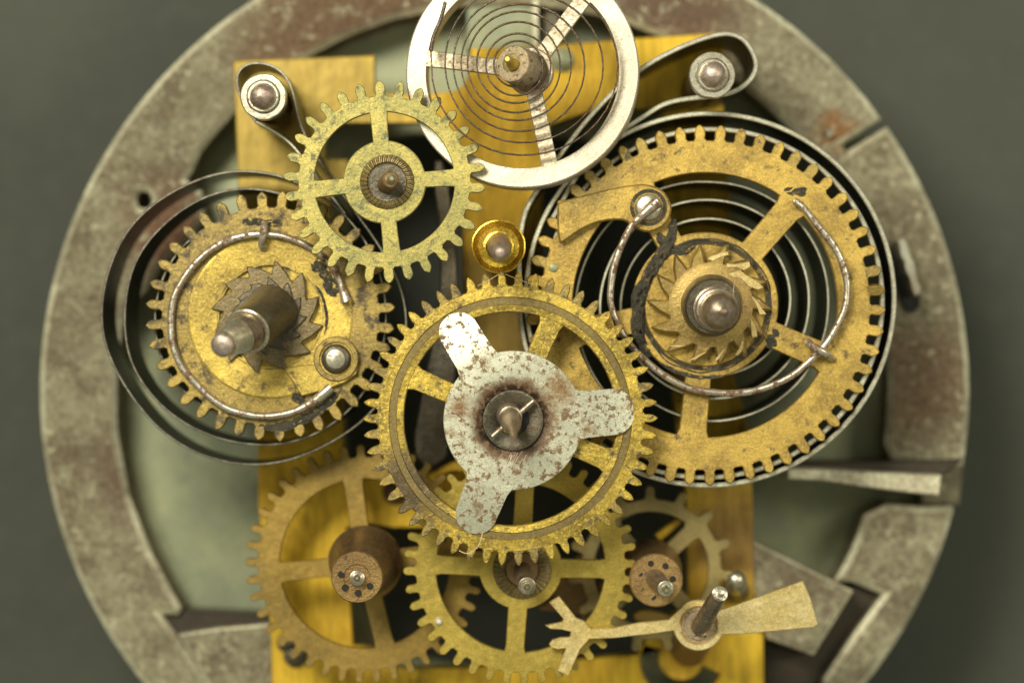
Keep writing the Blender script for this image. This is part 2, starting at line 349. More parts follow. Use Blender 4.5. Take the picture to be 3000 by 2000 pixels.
def ratchet(th, u, v, z, thick, rroot, rtip, n, phase, sign, mat, hole=0, bev=.03, sub=None, name='ratchet_wheel', rnd=0, lean=3):
    pts = []; st = 360 / n; rg = random.Random(n)
    for i in range(n):
        a = phase + i * st; q = rtip * (1 + rg.uniform(-rnd, rnd))
        seq = [(a - sign * lean * .5, rroot), (a, q * .97), (a + sign * .6, q), (a + sign * st * .14, q * .97), (a + sign * st * .5, rroot + (rtip - rroot) * .42), (a + sign * (st - lean) * .93, rroot * 1.01)]
        if sign < 0: seq.reverse()
        pts += seq
    if sign < 0: pass
    P = [(u + r * math.cos(R(a)), v - r * math.sin(R(a))) for a, r in pts]
    return plate(name, P, [circ(u, v, hole, 24)] if hole else [], z, thick, mat, th, bev=bev)
exec_parts = []
# ================================================================== SETTING
g = mk('ground', [(-90, -90, -11), (90, -90, -11), (90, 90, -11), (-90, 90, -11)], [(0, 1, 2, 3)], M_ground); g['kind'] = 'structure'
g['label'] = 'plain dark olive backdrop under the clockwork'
# ------------------------------------------------------------------ back disc
ZB = -6.9
t = thing('back_disc', 'dull green tinted steel disc lying deepest behind the clock frame', 'plate', W(1478, 1145, ZB))
plate('disc', circ(1478, 1145, 1290, 96), [smoothloop([(1010, 420), (1330, 380), (1900, 420), (2120, 700), (2080, 1100), (2010, 1500), (2000, 1900), (1500, 1960), (1060, 1900), (1010, 1400)], 2)], ZB, .5, M_green, t, bev=.05)
plate('backing_tab', [(1366, -140), (1575, -140), (1575, 150), (1366, 150)], [], ZB + 1.6, 1.0, M_green, t, bev=.06)
plate('backing_strip', [(1560, -140), (1578, -140), (1578, 160), (1560, 160)], [], ZB + 1.9, .9, M_edge, t, bev=.04)
plate('backing_tab', [(1590, -140), (1640, -140), (1640, 150), (1590, 150)], [], ZB + 1.3, .7, M_darkst, t, bev=.06)
# ------------------------------------------------------------------ outer ring
ZR = -5.0
t = thing('case_ring', 'broad mottled grey steel ring encircling the whole clockwork, rust blotched', 'ring', W(1478, 1145, ZR))
def arcp(r, a0, a1, n, jr=0): return [(1478 + (r + (random.uniform(-jr, jr))) * math.cos(R(a0 + (a1 - a0) * i / (n - 1))), 1145 - (r + random.uniform(-jr, jr)) * math.sin(R(a0 + (a1 - a0) * i / (n - 1)))) for i in range(n)]
# sector one: from the slot at upper right, counter-clockwise over the top and left, to the bent tab at lower right
inner = arcp(1135, 36.6, 142, 40, 3) + [(560, 505), (545, 528), (590, 560), (598, 640), (560, 705), (480, 770), (430, 850)] + arcp(1140, 168, 214, 16, 3) + [(520, 1800), (470, 1800), (515, 1858), (617, 2010), (700, 2110)] + arcp(1120, 245, 310, 20)
outer = arcp(1363, 35.8, 312, 300, .6)
ring_hole = smoothloop([(398, 560), (440, 560), (445, 610), (400, 612)], 2)
plate('ring_band', outer + [(2384, 1930), (2250, 1900)][:0] + list(reversed(inner)), [ring_hole], ZR, 2.2, M_ring, t, bev=.17, edge=M_edge)
# sector two: right of the slot down to the slit above the bent tab
plate('ring_band', arcp(1363, 34.6, -9.2, 70, .6) + [(2790, 1366), (2610, 1345)] + arcp(1125, -8, 35.3, 30, 2), [], ZR - .12, 2.2, M_ring, t, bev=.17, edge=M_edge)
# sector three: below the bent tab
plate('ring_band', [(2600, 1475), (2700, 1485), (2792, 1482)] + arcp(1363, -14.8, -47.5, 50, .6) + [(2414, 1990), (2500, 1860), (2588, 1741), (2500, 1705), (2470, 1700)] + arcp(1118, -30, -19, 8, 2), [], ZR - .05, 2.2, M_ring, t, bev=.17, edge=M_edge)
plate('inner_lip', [(2565, 1470), (2600, 1475), (2500, 1700), (2465, 1690)], [], ZR - 1., 1.2, M_darkst, t, bev=.08)
plate('tab_root', [(2680, 1352), (2822, 1356), (2812, 1478), (2700, 1478)], [], ZR - .9, 1.2, M_ring, t, bev=.1, jitter=.03)
plate('bent_tab', [(2308, 1370), (2400, 1372), (2540, 1382), (2690, 1388), (2760, 1392), (2752, 1452), (2640, 1440), (2540, 1426), (2400, 1406), (2308, 1402)], [], ZR + 1.2, 2.6, M_edge, t, bev=.05, jitter=.03)
plate('folded_lug', [(2205, 1585), (2501, 1731), (2384, 1919), (2250, 1870), (2200, 1700)], [], ZR + .5, .9, M_ring, t, bev=.07, jitter=.02, edge=M_edge)
plate('folded_lug', [(523, 1858), (640, 1840), (800, 1826), (830, 2110), (680, 2110)], [], ZR + .35, .9, M_ring, t, bev=.07, jitter=.02, edge=M_edge)
M_shade_wall = metal('shaded_steel_wall', (.05, .037, .022), (.035, .026, .016), (.08, .06, .04), fine=3, rough=.55, metallic=.3)  # dark plates paint recess shade beside the lugs and on the bent side walls
plate('recess_shade_wall', [(455, 1800), (520, 1786), (800, 1800), (800, 1850), (523, 1868), (630, 2040), (565, 2040)], [], ZR - .35, 1.2, M_shade_wall, t, bev=.05)
plate('recess_shade_wall', [(2495, 1712), (2600, 1741), (2425, 1992), (2240, 2040), (2235, 1880), (2384, 1915)], [], ZR - .7, 1.0, M_shade_wall, t, bev=.05)
plate('recess_shade_wall', [(2315, 1352), (2560, 1352), (2822, 1344), (2762, 1396), (2540, 1388), (2312, 1376)], [], ZR + .35, 1.8, M_shade_wall, t, bev=.05)
plate('ring_joint', arcp(1225, 31, 41, 8) + list(reversed(arcp(1131, 31, 41, 8))), [], ZR - .14, 2., M_ring, t, bev=.1)
plate('raised_burr', dens([(2628, 705), (2645, 695), (2664, 722), (2684, 785), (2704, 860), (2680, 872), (2662, 815), (2638, 752)], 14), [], ZR + 1.1, 1.4, M_steel, t, bev=.05, jitter=.07)
plate('burr_slot', smoothloop([(2604, 720), (2632, 700), (2700, 870), (2690, 915), (2650, 915), (2616, 800)], 2), [], ZR + .02, .3, M_hole, t, bev=.01)
# ------------------------------------------------------------------ brass frame
ZF = -4.4
t = thing('movement_frame', 'yellow brass clock frame plate with cut out windows behind all the wheels', 'plate', W(1478, 1145, ZF))
fo = [(683, 186), (690, 178), (1097, 162), (1100, 272), (1253, 275), (1335, 266), (1358, 250), (1372, 215), (1378, 142), (1609, 134), (1881, 111), (2117, 97), (2121, 400), (2138, 560), (2138, 1050), (2190, 1250), (2205, 1450), (2212, 1850), (2237, 1855), (2240, 2120), (800, 2120), (793, 1830), (757, 1480), (753, 1100), (698, 560)]
h1 = [(955, 362), (1240, 362), (1335, 420), (1354, 600), (1356, 1200), (1340, 1385), (1060, 1400), (1006, 1340), (1006, 1000), (966, 560), (1024, 520), (1020, 466), (955, 466)]
h2 = [(1613, 367), (1728, 328), (1940, 318), (1945, 600), (1950, 1000), (2009, 1430), (2015, 1760), (1900, 1850), (1872, 1915), (1600, 1938), (1375, 1953), (1164, 1956), (1100, 1900), (1035, 1888), (1015, 1545), (1075, 1530), (1150, 1545), (1240, 1545), (1330, 1500), (1540, 1420), (1590, 1200), (1590, 600)]
cc = circ(1996, 1932, 120, 30, 20 - 40, -200 + 0) ; ci = circ(1996, 1926, 66, 24, -200, -20)
plate('frame_plate', dens(fo, 60), [h1, h2, cc + ci], ZF, .55, M_plate, t, bev=.04)
for (u, v, r, m) in ((1647, 176, 24, M_green), (866, 1918, 24, M_darkst), (838, 1882, 18, M_darkst), (1160, 1440, 26, M_barrel)):
    c = W(u, v, ZF); s = k(ZF)
    lathe('frame_screw', c, [(r * s * 1.5, ZF + .02), (r * s * 1.4, ZF + .12), (r * s, ZF + .14), (r * s * .95, ZF + .3), (r * s * .4, ZF + .36), (0, ZF + .36)], m, t, n=28, smooth=True)
t = tag(plate('steel_lever', smoothloop([(1262, 470), (1305, 470), (1335, 700), (1347, 900), (1335, 1100), (1322, 1330), (1255, 1378), (1205, 1320), (1238, 1130), (1288, 900), (1290, 700)], 1), [], -2.9, .35, M_darkst, bev=.05), 'long dark steel lever running upright behind the large centre wheel', 'lever')
t = tag(plate('setting_lever', smoothloop([(1250, 1392), (1290, 1366), (1345, 1345), (1500, 1330), (1500, 1400), (1340, 1372), (1262, 1402)], 1), [], -3.3, .3, M_plate, bev=.04), 'small orange brass lever glimpsed through the lower left opening of the centre wheel', 'lever')
t = tag(plate('brass_crosspiece', [(1560, 1440), (1600, 1410), (1700, 1460), (1990, 1510), (1985, 1530), (1925, 1560), (1895, 1600), (1880, 1590), (1960, 1520), (1700, 1500)][:0] + [(1918, 1566), (1985, 1516), (2000, 1530), (1935, 1584)], [], -3.6, .4, M_plate, bev=.04), 'thin golden brass strip slanting behind the lower right wheel spokes', 'strip')
t = tag(plate('brass_tongue', smoothloop([(1853, 1800), (1868, 1786), (1910, 1786), (1960, 1800), (1985, 1815), (1960, 1835), (1900, 1828), (1860, 1822)], 2), [], -3.2, .4, M_dull, bev=.05), 'small brown brass tongue just above the slender arm of the forked lever', 'lever')
# ================================================================== MAINSPRINGS
S = (M_sedge, M_spring)
ml = [(748, 356), (715, 310), (693, 262), (690, 218), (712, 190), (745, 182), (790, 186), (835, 212), (860, 262), (868, 330), (886, 392), (940, 480), (1030, 610), (1120, 725), (1180, 840), (1200, 950), (1175, 1090), (1090, 1215), (1020, 1266), (893, 1343), (765, 1366), (663, 1358), (536, 1317), (434, 1236), (350, 1110), (295, 1000), (290, 880), (330, 737), (388, 648), (469, 577), (594, 514), (700, 492), (850, 510), (980, 590), (1080, 700), (1138, 850), (1135, 1010), (1080, 1150), (980, 1250), (867, 1297), (765, 1310), (612, 1287), (480, 1210), (395, 1100), (357, 1000), (366, 835), (402, 737), (482, 648), (580, 577), (700, 541), (830, 560), (950, 620), (1050, 740), (1090, 900), (1060, 1050), (970, 1180), (830, 1245), (690, 1240), (560, 1180), (470, 1080), (440, 940), (470, 790), (560, 680), (690, 620), (820, 620), (930, 690), (990, 800), (1000, 920)]
t = thing('mainspring', 'loose left mainspring, blued coils spilling out from behind the stained solid wheel', 'spring', W(792, 926, -1.3), 'mainsprings')
ribbon('coil', ml, -1.15, 2.5, .075, (M_ledge, M_spring), t, sub=8, relax=60)
tl = [(750, 356), (800, 384), (850, 420), (900, 480), (960, 560), (1010, 625)]
ribbon('hook_end', tl, -1.1, 2.0, .075, S, t, sub=6)
# right
mr = [(1620, 640), (1680, 530), (1745, 440), (1838, 371), (1893, 337), (1949, 301), (2032, 287), (2115, 279), (2159, 265), (2197, 238), (2217, 199), (2209, 160), (2181, 116), (2137, 98), (2087, 105), (2004, 133), (1888, 193), (1789, 276), (1674, 406), (1571, 564), (1522, 658)]
a0 = 165; cx, cy = 2076, 872; ang = a0 + 20
while ang < 360 + 360 + 330:
    rr = 556 - (ang - 185) / 360 * 20
    if ang > 600: rr -= (ang - 600) / 360 * 45
    mr.append((cx + rr * math.cos(R(ang)), cy - rr * math.sin(R(ang)))); ang += 12
t = thing('mainspring', 'right mainspring, tight grey coils ringing the big spoked wheel with click spring', 'spring', W(2076, 872, -1.2), 'mainsprings')
ribbon('coil', mr, -.95, 3.3, .15, S, t, sub=5, relax=8)
tab = {0: [228, 281, 338, 400], 90: [246, 301, 354, 415], 180: [277, 329, 401, 440], 270: [286, 340, 410, 460]}
sp = []; seq = [150, 165, 180, 195, 210, 228, 246, 268, 280, 283, 301, 329, 346, 340, 354, 401, 420, 430]
for i in range(len(seq) - 1):
    for j in range(8):
        f = j / 8; rr = seq[i] * (1 - f) + seq[i + 1] * f; a = 90 * (i + f - 5)
        sp.append((2087 + rr * math.cos(R(a)), 887 - rr * math.sin(R(a))))
ribbon('inner_coil', sp, -1.2, 3.1, .075, S, t, sub=3)
# ================================================================== PILLARS
def pillar(u, v, label):
    z = .25; c = W(u, v, z); s = k(z)
    t = thing('pillar_post', label, 'post', (c.x, c.y, ZF), 'frame pillars')
    lathe('pillar_shaft', c, [(60 * s, ZF), (60 * s, -1.0), (52 * s, -.9), (52 * s, z - .3)], M_barrel, t, n=40, smooth=True)
    lathe('washer', c, [(52 * s, z - .35), (68 * s, z - .35), (68 * s, z - .03), (65 * s, z), (50 * s, z), (48 * s, z - .03), (47 * s, z - .03), (46 * s, z - .05)], M_steel, t, n=56, jr=.02, smooth=True)
    lathe('shoulder', c, [(49 * s, z - .08), (48 * s, z + .08), (44 * s, z + .12), (38 * s, z + .12)], M_steel, t, n=48, smooth=True)
    pr = [(39 * s, z + .05)] + [(39 * s * math.cos(a), z + .1 + 39 * s * 1.15 * math.sin(a)) for a in [i * math.pi / 18 for i in range(0, 10)]]
    lathe('domed_tip', c, pr, M_cap, t, n=40, smooth=True, jr=.02)
pillar(771, 283, 'steel pillar with rosy domed tip inside the left spring hook')
pillar(2087, 220, 'steel pillar with pitted domed tip inside the right spring hook')
# ================================================================== BOTTOM WHEELS
def hubdisc(th, c, z, ro, thick, mat, ri=0, name='hub', seg=72, bev=.022):
    s = k(z); return lathe(name, c, ([(ri * s, z - thick), (ri * s, z)] if ri else [(0, z - thick), (0, z)]) + [((ro) * s - bev, z), (ro * s, z - bev), (ro * s, z - thick)], mat, th, n=seg, closed=bool(ri), jr=.01)
# left
zb = -2.5; c = W(1068, 1650, zb)
t = thing('train_wheel', 'dull brown brass wheel at lower left with rusty round lantern pinion on top', 'gear', c, 'going train wheels')
gear(t, c, 312, 350, 249, zb, .3, 41, 4, 26, M_dull, 'round')
spokes(t, c, zb, .3, (98, 186, 284, 8), 90, 249, 27, 27, M_dull, 1.2)
hubdisc(t, c, zb - .01, 110, .28, M_dull)
axis('pinion_barrel', [(1070, 1642, -2.5, 106), (1068, 1643, -1.9, 106), (1066, 1646, -1.8, 100), (1063, 1652, -1.45, 90), (1056, 1664, -1.0, 84), (1048, 1688, -.25, 76)], M_barrel, t, n=48)
axis('lantern_cap', [(1048, 1687, -.3, 76), (1046, 1690, -.1, 76), (1046, 1691, -.05, 73), (1046, 1691, -.05, 40), (1046, 1691, -.09, 38), (1046, 1691, -.09, 20)], M_lantern, t, n=48)
for i in range(7):
    a = R(68 + i * 360 / 7); u = 1046 + 47 * math.cos(a); v = 1689 - 47 * math.sin(a)
    axis('trundle_hole', [(u, v, -.3, 11), (u, v, -.042, 10)], M_hole, t, n=14)
axis('pivot', [(1046, 1691, -.1, 24), (1046, 1692, .06, 22), (1046, 1692, .08, 18), (1046, 1692, .2, 17), (1046, 1692, .24, 10), (1046, 1693, .42, 8), (1046, 1693, .48, 4)], M_steel, t, n=24)
# right
zr = -3.1; c = W(1908, 1666, zr)
t = thing('train_wheel', 'blurred grey brass wheel with few teeth at lower right under a lantern pinion', 'gear', c, 'going train wheels')
gear(t, c, 205, 246, 168, zr, .3, 15, 67, 31, M_grey_brass, 'round')
spokes(t, c, zr, .3, (43, 133, 223, 313), 60, 168, 22, 24, M_grey_brass, 1.5)
hubdisc(t, c, zr - .01, 80, .28, M_grey_brass)
axis('pinion_barrel', [(1905, 1668, -3.1, 92), (1908, 1672, -2.6, 90), (1912, 1680, -2.0, 80), (1918, 1690, -1.4, 76), (1922, 1698, -.9, 75)], M_barrel, t, n=48)
axis('lantern_cap', [(1921, 1697, -.95, 78), (1923, 1699, -.75, 78), (1923, 1699, -.7, 74), (1923, 1699, -.7, 25)], M_lantern, t, n=48)
for i in range(7):
    a = R(55 + i * 360 / 7); u = 1921 + 50 * math.cos(a); v = 1698 - 50 * math.sin(a)
    axis('trundle_hole', [(u, v, -.9, 10), (u, v, -.692, 9)], M_hole, t, n=14)
axis('pivot_shaft', [(1918, 1692, -.8, 29), (1938, 1712, -.1, 25), (1948, 1722, .22, 23)], M_arbor, t, n=28)
axis('pivot', [(1948, 1722, .2, 23), (1950, 1723, .3, 23), (1950, 1723, .32, 20), (1950, 1723, .32, 12), (1951, 1725, .44, 12), (1953, 1728, .62, 5)], M_steel, t, n=28)
# small deep escape wheel
ze = -3.7
t = thing('escape_wheel', 'small dark brown star toothed wheel deep under the olive wheel hub', 'gear', W(1690, 1735, ze))
ratchet(t, 1690, 1735, ze, .3, 62, 120, 9, 40, 1, M_barrel, bev=.03, name='star_wheel')
# centre bottom
zc = -1.35; c = W(1525, 1662, zc)
t = thing('train_wheel', 'olive brass four spoked wheel at bottom centre overlapping its neighbours', 'gear', c, 'going train wheels')
gear(t, c, 307, 343, 248, zc, .28, 40, 2, 27, M_olive, 'round')
spokes(t, c, zc, .28, (87, 178, 266, -1), 110, 248, 28, 27, M_olive, 1.2)
hubdisc(t, c, zc - .004, 122, .27, M_olive)
def crimp(th, c, z, ri, ro, n, mat, amp=.05, name='crimped_collar', skew=.12):
    s = k(z); vs = []; fs = []; seg = n * 6; rs = [ro, ro * .96, ri + (ro - ri) * .55, ri + (ro - ri) * .12, ri]
    for i in range(seg):
        ph = (i % 6) / 6.; wv = [0, .55, 1, .9, .35, .05][i % 6]
        for q, r in enumerate(rs):
            a = 2 * math.pi * i / seg + skew * (q / 4.) ; e = [0, .8, 1, .9, 0][q]
            zz = [0, .03, .06, .07, .05][q]
            vs.append((c.x + r * s * math.cos(a), c.y + r * s * math.sin(a), z + zz + amp * wv * e))
    m = len(rs)
    for i in range(seg):
        j = (i + 1) % seg
        for q in range(m - 1): fs.append((i * m + q, i * m + q + 1, j * m + q + 1, j * m + q))
    o = mk(name, vs, fs, mat, th); fixn(o.data, False); return o
c2 = W(1530, 1668, zc)
crimp(t, c2, zc + .01, 46, 86, 34, M_crimp, .06)
axis('hub_boss', [(1530, 1668, zc, 48), (1530, 1668, zc + .12, 47), (1530, 1668, zc + .14, 20)], M_barrel, t, n=32)
axis('arbor', [(1531, 1672, zc, 30), (1540, 1704, -.2, 27), (1544, 1714, .15, 25)], M_arbor, t, n=28)
axis('pivot', [(1544, 1714, .12, 25), (1544, 1715, .22, 25), (1544, 1715, .24, 22), (1544, 1715, .2, 20), (1544, 1715, .2, 15), (1544, 1717, .36, 14), (1544, 1717, .36, 10), (1544, 1719, .5, 9), (1544, 1722, .62, 3)], M_steel, t, n=32)
# solder bead on the wheel
t2 = tag(axis('solder_bead', [(1285, 1819, zc, 12), (1285, 1819, zc + .06, 11), (1285, 1819, zc + .1, 6)], M_balance, None, n=18), 'tiny pale bead stuck on the rim of the olive bottom wheel', 'bead')
# ================================================================== FORKED LEVER
zf_ = -1.0; c = W(2047, 1831, zf_)
t = thing('forked_lever', 'pale cream brass lever with forked left end and broad right paddle at lower right', 'lever', c)
plate('fork_head', [(1609, 1764), (1638, 1746), (1688, 1809), (1710, 1818), (1732, 1842), (1731, 1865), (1723, 1876), (1700, 1900), (1665, 1981), (1634, 1963), (1658, 1898), (1634, 1901), (1614, 1896), (1609, 1886), (1618, 1874), (1640, 1867), (1670, 1865), (1673, 1850), (1647, 1843), (1612, 1841), (1597, 1831), (1647, 1821), (1651, 1812)], [], zf_, .22, M_pale, t, bev=.02)
plate('slender_arm', [(1731, 1842), (1800, 1838), (1870, 1823), (1960, 1814), (1985, 1790), (2000, 1850), (1975, 1846), (1900, 1857), (1850, 1862), (1800, 1868), (1726, 1871)], [], zf_ - .006, .2, M_pale, t, bev=.02)
plate('paddle', [(2100, 1792), (2140, 1779), (2353, 1700), (2375, 1751), (2397, 1829), (2384, 1837), (2174, 1857), (2100, 1858)], [], zf_ - .006, .2, M_pale, t, bev=.025)
kk = k(zf_)
lathe('boss', c, [(52 * kk, zf_ - .3), (74 * kk, zf_ - .3), (74 * kk, zf_ - .02), (71 * kk, zf_ + .008), (58 * kk, zf_ + .008), (52 * kk, zf_ - .06)], M_pale, t, n=64, smooth=True, closed=True)
lathe('boss_insert', c, [(53 * kk, zf_ - .1), (50 * kk, zf_ - .05), (44 * kk, zf_ - .05), (42 * kk, zf_ + .03), (30 * kk, zf_ + .05), (0, zf_ + .05)], M_collet, t, n=48, smooth=True)
axis('lever_shaft', [(2050, 1838, zf_, 28), (2078, 1788, -.3, 26), (2108, 1740, .45, 24)], M_arbor, t, n=32)
axis('pivot', [(2108, 1740, .42, 24), (2109, 1739, .48, 24), (2109, 1739, .5, 21), (2110, 1738, .5, 12), (2114, 1732, .72, 11), (2114, 1732, .74, 8)], M_steel, t, n=28)
axis('lower_barrel', [(2047, 1834, zf_ - .2, 62), (2018, 1898, -4.2, 54)], M_barrel, t, n=36)
t = thing('round_head_screw', 'small grey domed screw beside the pale paddle lever', 'screw', W(2156, 1705, ZF))
axis('screw_shank', [(2160, 1735, ZF, 34), (2158, 1712, -2.9, 31)], M_darkst, t, n=30)
axis('screw_head', [(2158, 1715, -3., 31), (2157, 1700, -2.6, 30), (2156, 1693, -2.4, 25), (2156, 1690, -2.3, 15), (2156, 1689, -2.27, 4)], M_steel, t, n=30)
# ================================================================== LEFT GREAT WHEEL
zl = -.75; c = W(792, 926, zl); s = k(zl)
t = thing('great_wheel', 'stained solid brass wheel at left with rusty wire ring clipped on its face', 'gear', c, 'great wheels')
gear(t, c, 319, 366, 150, zl, .32, 36, 94.3, 30, M_great, 'ogive', bev=.03)
lathe('inner_disc', c, [(150 * s, zl - .3), (150 * s, zl - .003), (235 * s, zl + .035), (240 * s, zl + .02), (242 * s, zl + .0)], M_face, t, n=96)
hubdisc(t, W(780, 928, zl), zl - .12, 165, .2, M_face, name='hub')
wp = [(1016, 883), (1001, 838), (977, 789), (946, 753), (892, 716), (825, 692), (771, 687), (728, 689), (668, 704), (613, 735), (567, 778), (530, 830), (507, 880), (501, 935), (504, 995), (518, 1042), (541, 1086), (607, 1155), (650, 1187), (698, 1207), (777, 1219), (856, 1207), (916, 1177), (971, 1134)]
wire('click_spring_wire', [(u, v, zl + .15) for u, v in wp], 11, M_wire, t, n=12, taper=lambda f: 1 + 1.0 * max(0, 1 - f * 20) * .7 + .5 * max(0, f * 12 - 11))
wire('staple', [(775, 655, zl + .02), (774, 668, zl + .28), (770, 692, zl + .36), (768, 715, zl + .2), (772, 728, zl)], 12, M_wire, t, n=10)
bc = W(985, 1051, zl + .15)
plate('click_pawl', [(834, 1078), (842, 1074), (925, 1066), (950, 1010), (985, 986), (1030, 1000), (1052, 1045), (1045, 1095), (1010, 1120), (958, 1140), (884, 1160), (838, 1090)], [], zl + .17, .18, M_face, t, bev=.03)
lathe('pawl_boss', bc, [(66 * s, zl + .1), (66 * s, zl + .2), (63 * s, zl + .23), (50 * s, zl + .23), (48 * s, zl + .16), (40 * s, zl + .15)], M_great, t, n=48, smooth=True)
lathe('pawl_rivet', bc, [(47 * s, zl + .13), (44 * s, zl + .16), (43 * s, zl + .24)] + [(43 * s * math.cos(a), zl + .24 + .16 * math.sin(a)) for a in [i * math.pi / 14 for i in range(8)]], M_darkst, t, n=40, smooth=True)
lathe('rivet_face', bc, [(30 * s, zl + .365), (27 * s, zl + .40), (14 * s, zl + .425), (0, zl + .43)], M_steel, t, n=32, smooth=True)
def crust(name, th, pts, z, mat, h=.1, wd=30, seed=0):
    """a lumpy ridge of hardened grease along pts"""
    P = spline([W(u, v, z) for u, v in pts], 18); n = len(P); vs = []; fs = []; m = 15
    for i, p in enumerate(P):
        tt = (P[min(i + 1, n - 1)] - P[max(i - 1, 0)]).normalized(); x = Vector((-tt.y, tt.x, 0)); e = min(1, 4 * i / n + .1, 4 * (n - 1 - i) / n + .1)
        for q in range(m):
            f = q / (m - 1) * 2 - 1; hh = (1 - f * f) * h * e * (1 + 1.3 * noise.noise(Vector((p.x * 6 + x.x * f * 2, p.y * 6 + x.y * f * 2, seed))) + .6 * noise.noise(Vector((p.x * 14 + x.x * f * 5, p.y * 14 + x.y * f * 5, seed))))
            wv = wd * .01 * .5 * (.35 + .65 * e) * (1 + .3 * noise.noise(Vector((p.x * 2, p.y * 2, seed + 5 + (f > 0)))) + .1 * noise.noise(Vector((p.x * 9, p.y * 9, seed))))
            vs.append(p + x * f * wv + Vector((0, 0, hh - .015)))
    for i in range(n - 1):
        for q in range(m - 1): fs.append((i * m + q, (i + 1) * m + q, (i + 1) * m + q + 1, i * m + q + 1))
    o = mk(name, vs, fs, mat, th); fixn(o.data, True, 80); return o
crust('grease_crust', t, [(905, 760), (930, 775), (955, 800), (975, 850), (985, 880)], zl, M_grime, .07, 52, 3)
crust('grease_crust', t, [(1000, 1140), (960, 1180), (900, 1222), (820, 1250), (740, 1245)], zl, M_grime, .05, 30, 6)
crust('grease_crust', t, [(850, 1145), (880, 1172), (905, 1170)], zl, M_grime, .06, 34, 7)
crust('grease_crust', t, [(920, 830), (945, 870), (957, 930), (950, 990)], zl, M_grime, .05, 12, 9)
crust('grease_crust', t, [(700, 648), (770, 652), (830, 655)], zl, M_grime, .03, 30, 8)
# winding arbor left
M_dkr = metal('dark_brown_ratchet_steel', (.15, .115, .065), (.21, .16, .08), (.28, .22, .12), spot=(.40, .28, .09), spot_lo=.60, spot_hi=.68, fine=5, rough=.4, metallic=.75, bump=.6, bdist=.05)
t = thing('winding_arbor', 'long leaning brown steel winding shaft with dark ratchet at left', 'shaft', W(780, 928, zl + .05), 'winding arbors')
ratchet(t, 780, 928, zl + .12, .2, 128, 165, 12, 22, -1, M_dkr, bev=.03, rnd=.05)
ratchet(t, 784, 925, zl + .2, .12, 90, 112, 12, 30, -1, M_darkst, bev=.03, rnd=.08, name='ratchet_boss')
axis('shaft', [(796, 910, zl + .1, 80), (780, 924, -.1, 72), (752, 948, .9, 70), (728, 967, 1.85, 68), (726, 969, 1.9, 67), (726, 969, 1.92, 62)], M_darkst, t, n=44, zc=.58)
axis('collar_ring', [(727, 968, 1.86, 67), (726, 969, 1.9, 68.5), (724, 971, 2.0, 68.5), (723, 972, 2.03, 66), (723, 972, 2.03, 57)], M_steel, t, n=44, zc=.58)
axis('shaft_collar', [(723, 972, 2.02, 57), (718, 975, 2.2, 55), (708, 981, 2.5, 53), (702, 985, 2.62, 52)], M_arbor, t, n=44, zc=.58)
th_ = [(703, 984, 2.6, 51)]
for q in range(9):
    f = q / 8.; th_ += [(701 - 36 * f, 985 + 18 * f, 2.66 + .78 * f, 51 - 9 * f), (700.5 - 36 * f, 985.4 + 18 * f, 2.68 + .78 * f, 45 - 8 * f), (699 - 36 * f, 986 + 18 * f, 2.71 + .78 * f, 45 - 8 * f)]
axis('threaded_neck', th_ + [(660, 1007, 3.6, 36), (652, 1011, 3.8, 34)], M_steel, t, n=40, zc=.58)
axis('rounded_tip', [(653, 1010, 3.78, 36), (650, 1012, 3.86, 36), (648, 1013, 3.92, 34), (646, 1014, 4.0, 29), (644, 1015, 4.08, 18), (643, 1016, 4.12, 4)], M_cap, t, n=40, zc=.58)
# ================================================================== RIGHT GREAT WHEEL
zg = -.7; c = W(2066, 894, zg); s = k(zg)
t = thing('great_wheel', 'big warm brass five spoked wheel at right with curved wire spring', 'gear', c, 'great wheels')
gear(t, c, 483, 528, 388, zg, .32, 54, 84.9, 31, M_warm, 'ogive', alt=M_great, alt_p=.2, bev=.03, seg=220, tag_bent=(42,))
spokes(t, c, zg, .32, (48.9, -23.5, -95.5, -168, 119.5), 200, 388, 38, 40, M_warm, 1.25, bev=.03)
lathe('hub_disc', c, [(0, zg - .3), (0, zg + .005), (176 * s, zg + .005), (180 * s, zg - .05), (188 * s, zg - .05), (192 * s, zg + .008), (210 * s, zg + .008), (214 * s, zg - .02), (214 * s, zg - .3)], M_warm, t, n=96)
lathe('grime_groove', c, [(177.5 * s, zg - .04), (181 * s, zg - .035), (190 * s, zg - .015), (193 * s, zg + .013), (197 * s, zg + .012)], M_grime, t, n=90, jr=.08)
wp = [(1930, 590), (1905, 610), (1870, 642), (1845, 670), (1812, 740), (1795, 800), (1788, 870), (1795, 910), (1815, 960), (1845, 1008), (1882, 1048), (1925, 1085), (1969, 1114), (2020, 1137), (2072, 1147), (2120, 1151), (2160, 1151), (2215, 1143), (2270, 1125), (2320, 1100), (2358, 1070), (2400, 1030), (2432, 990), (2460, 940), (2476, 901), (2482, 850), (2479, 813), (2465, 765), (2446, 725), (2420, 690), (2395, 660), (2360, 615), (2340, 596), (2328, 590)]
def wz(i, n): return zg + .5 - .2 * min(1, i / 8) + (0.0 if i < n - 4 else -.05 * (i - n + 4))
wire('click_spring_wire', [(u, v, wz(i, len(wp))) for i, (u, v) in enumerate(wp)], 10.5, M_wire, t, n=12, sub=5, taper=lambda f: 1 + .9 * max(0, 1 - f * 14))
wire('staple', [(2366, 1000, zg), (2372, 1008, zg + .38), (2392, 1020, zg + .52), (2420, 1036, zg + .45), (2440, 1052, zg + .02)], 11, M_wire, t, n=10)
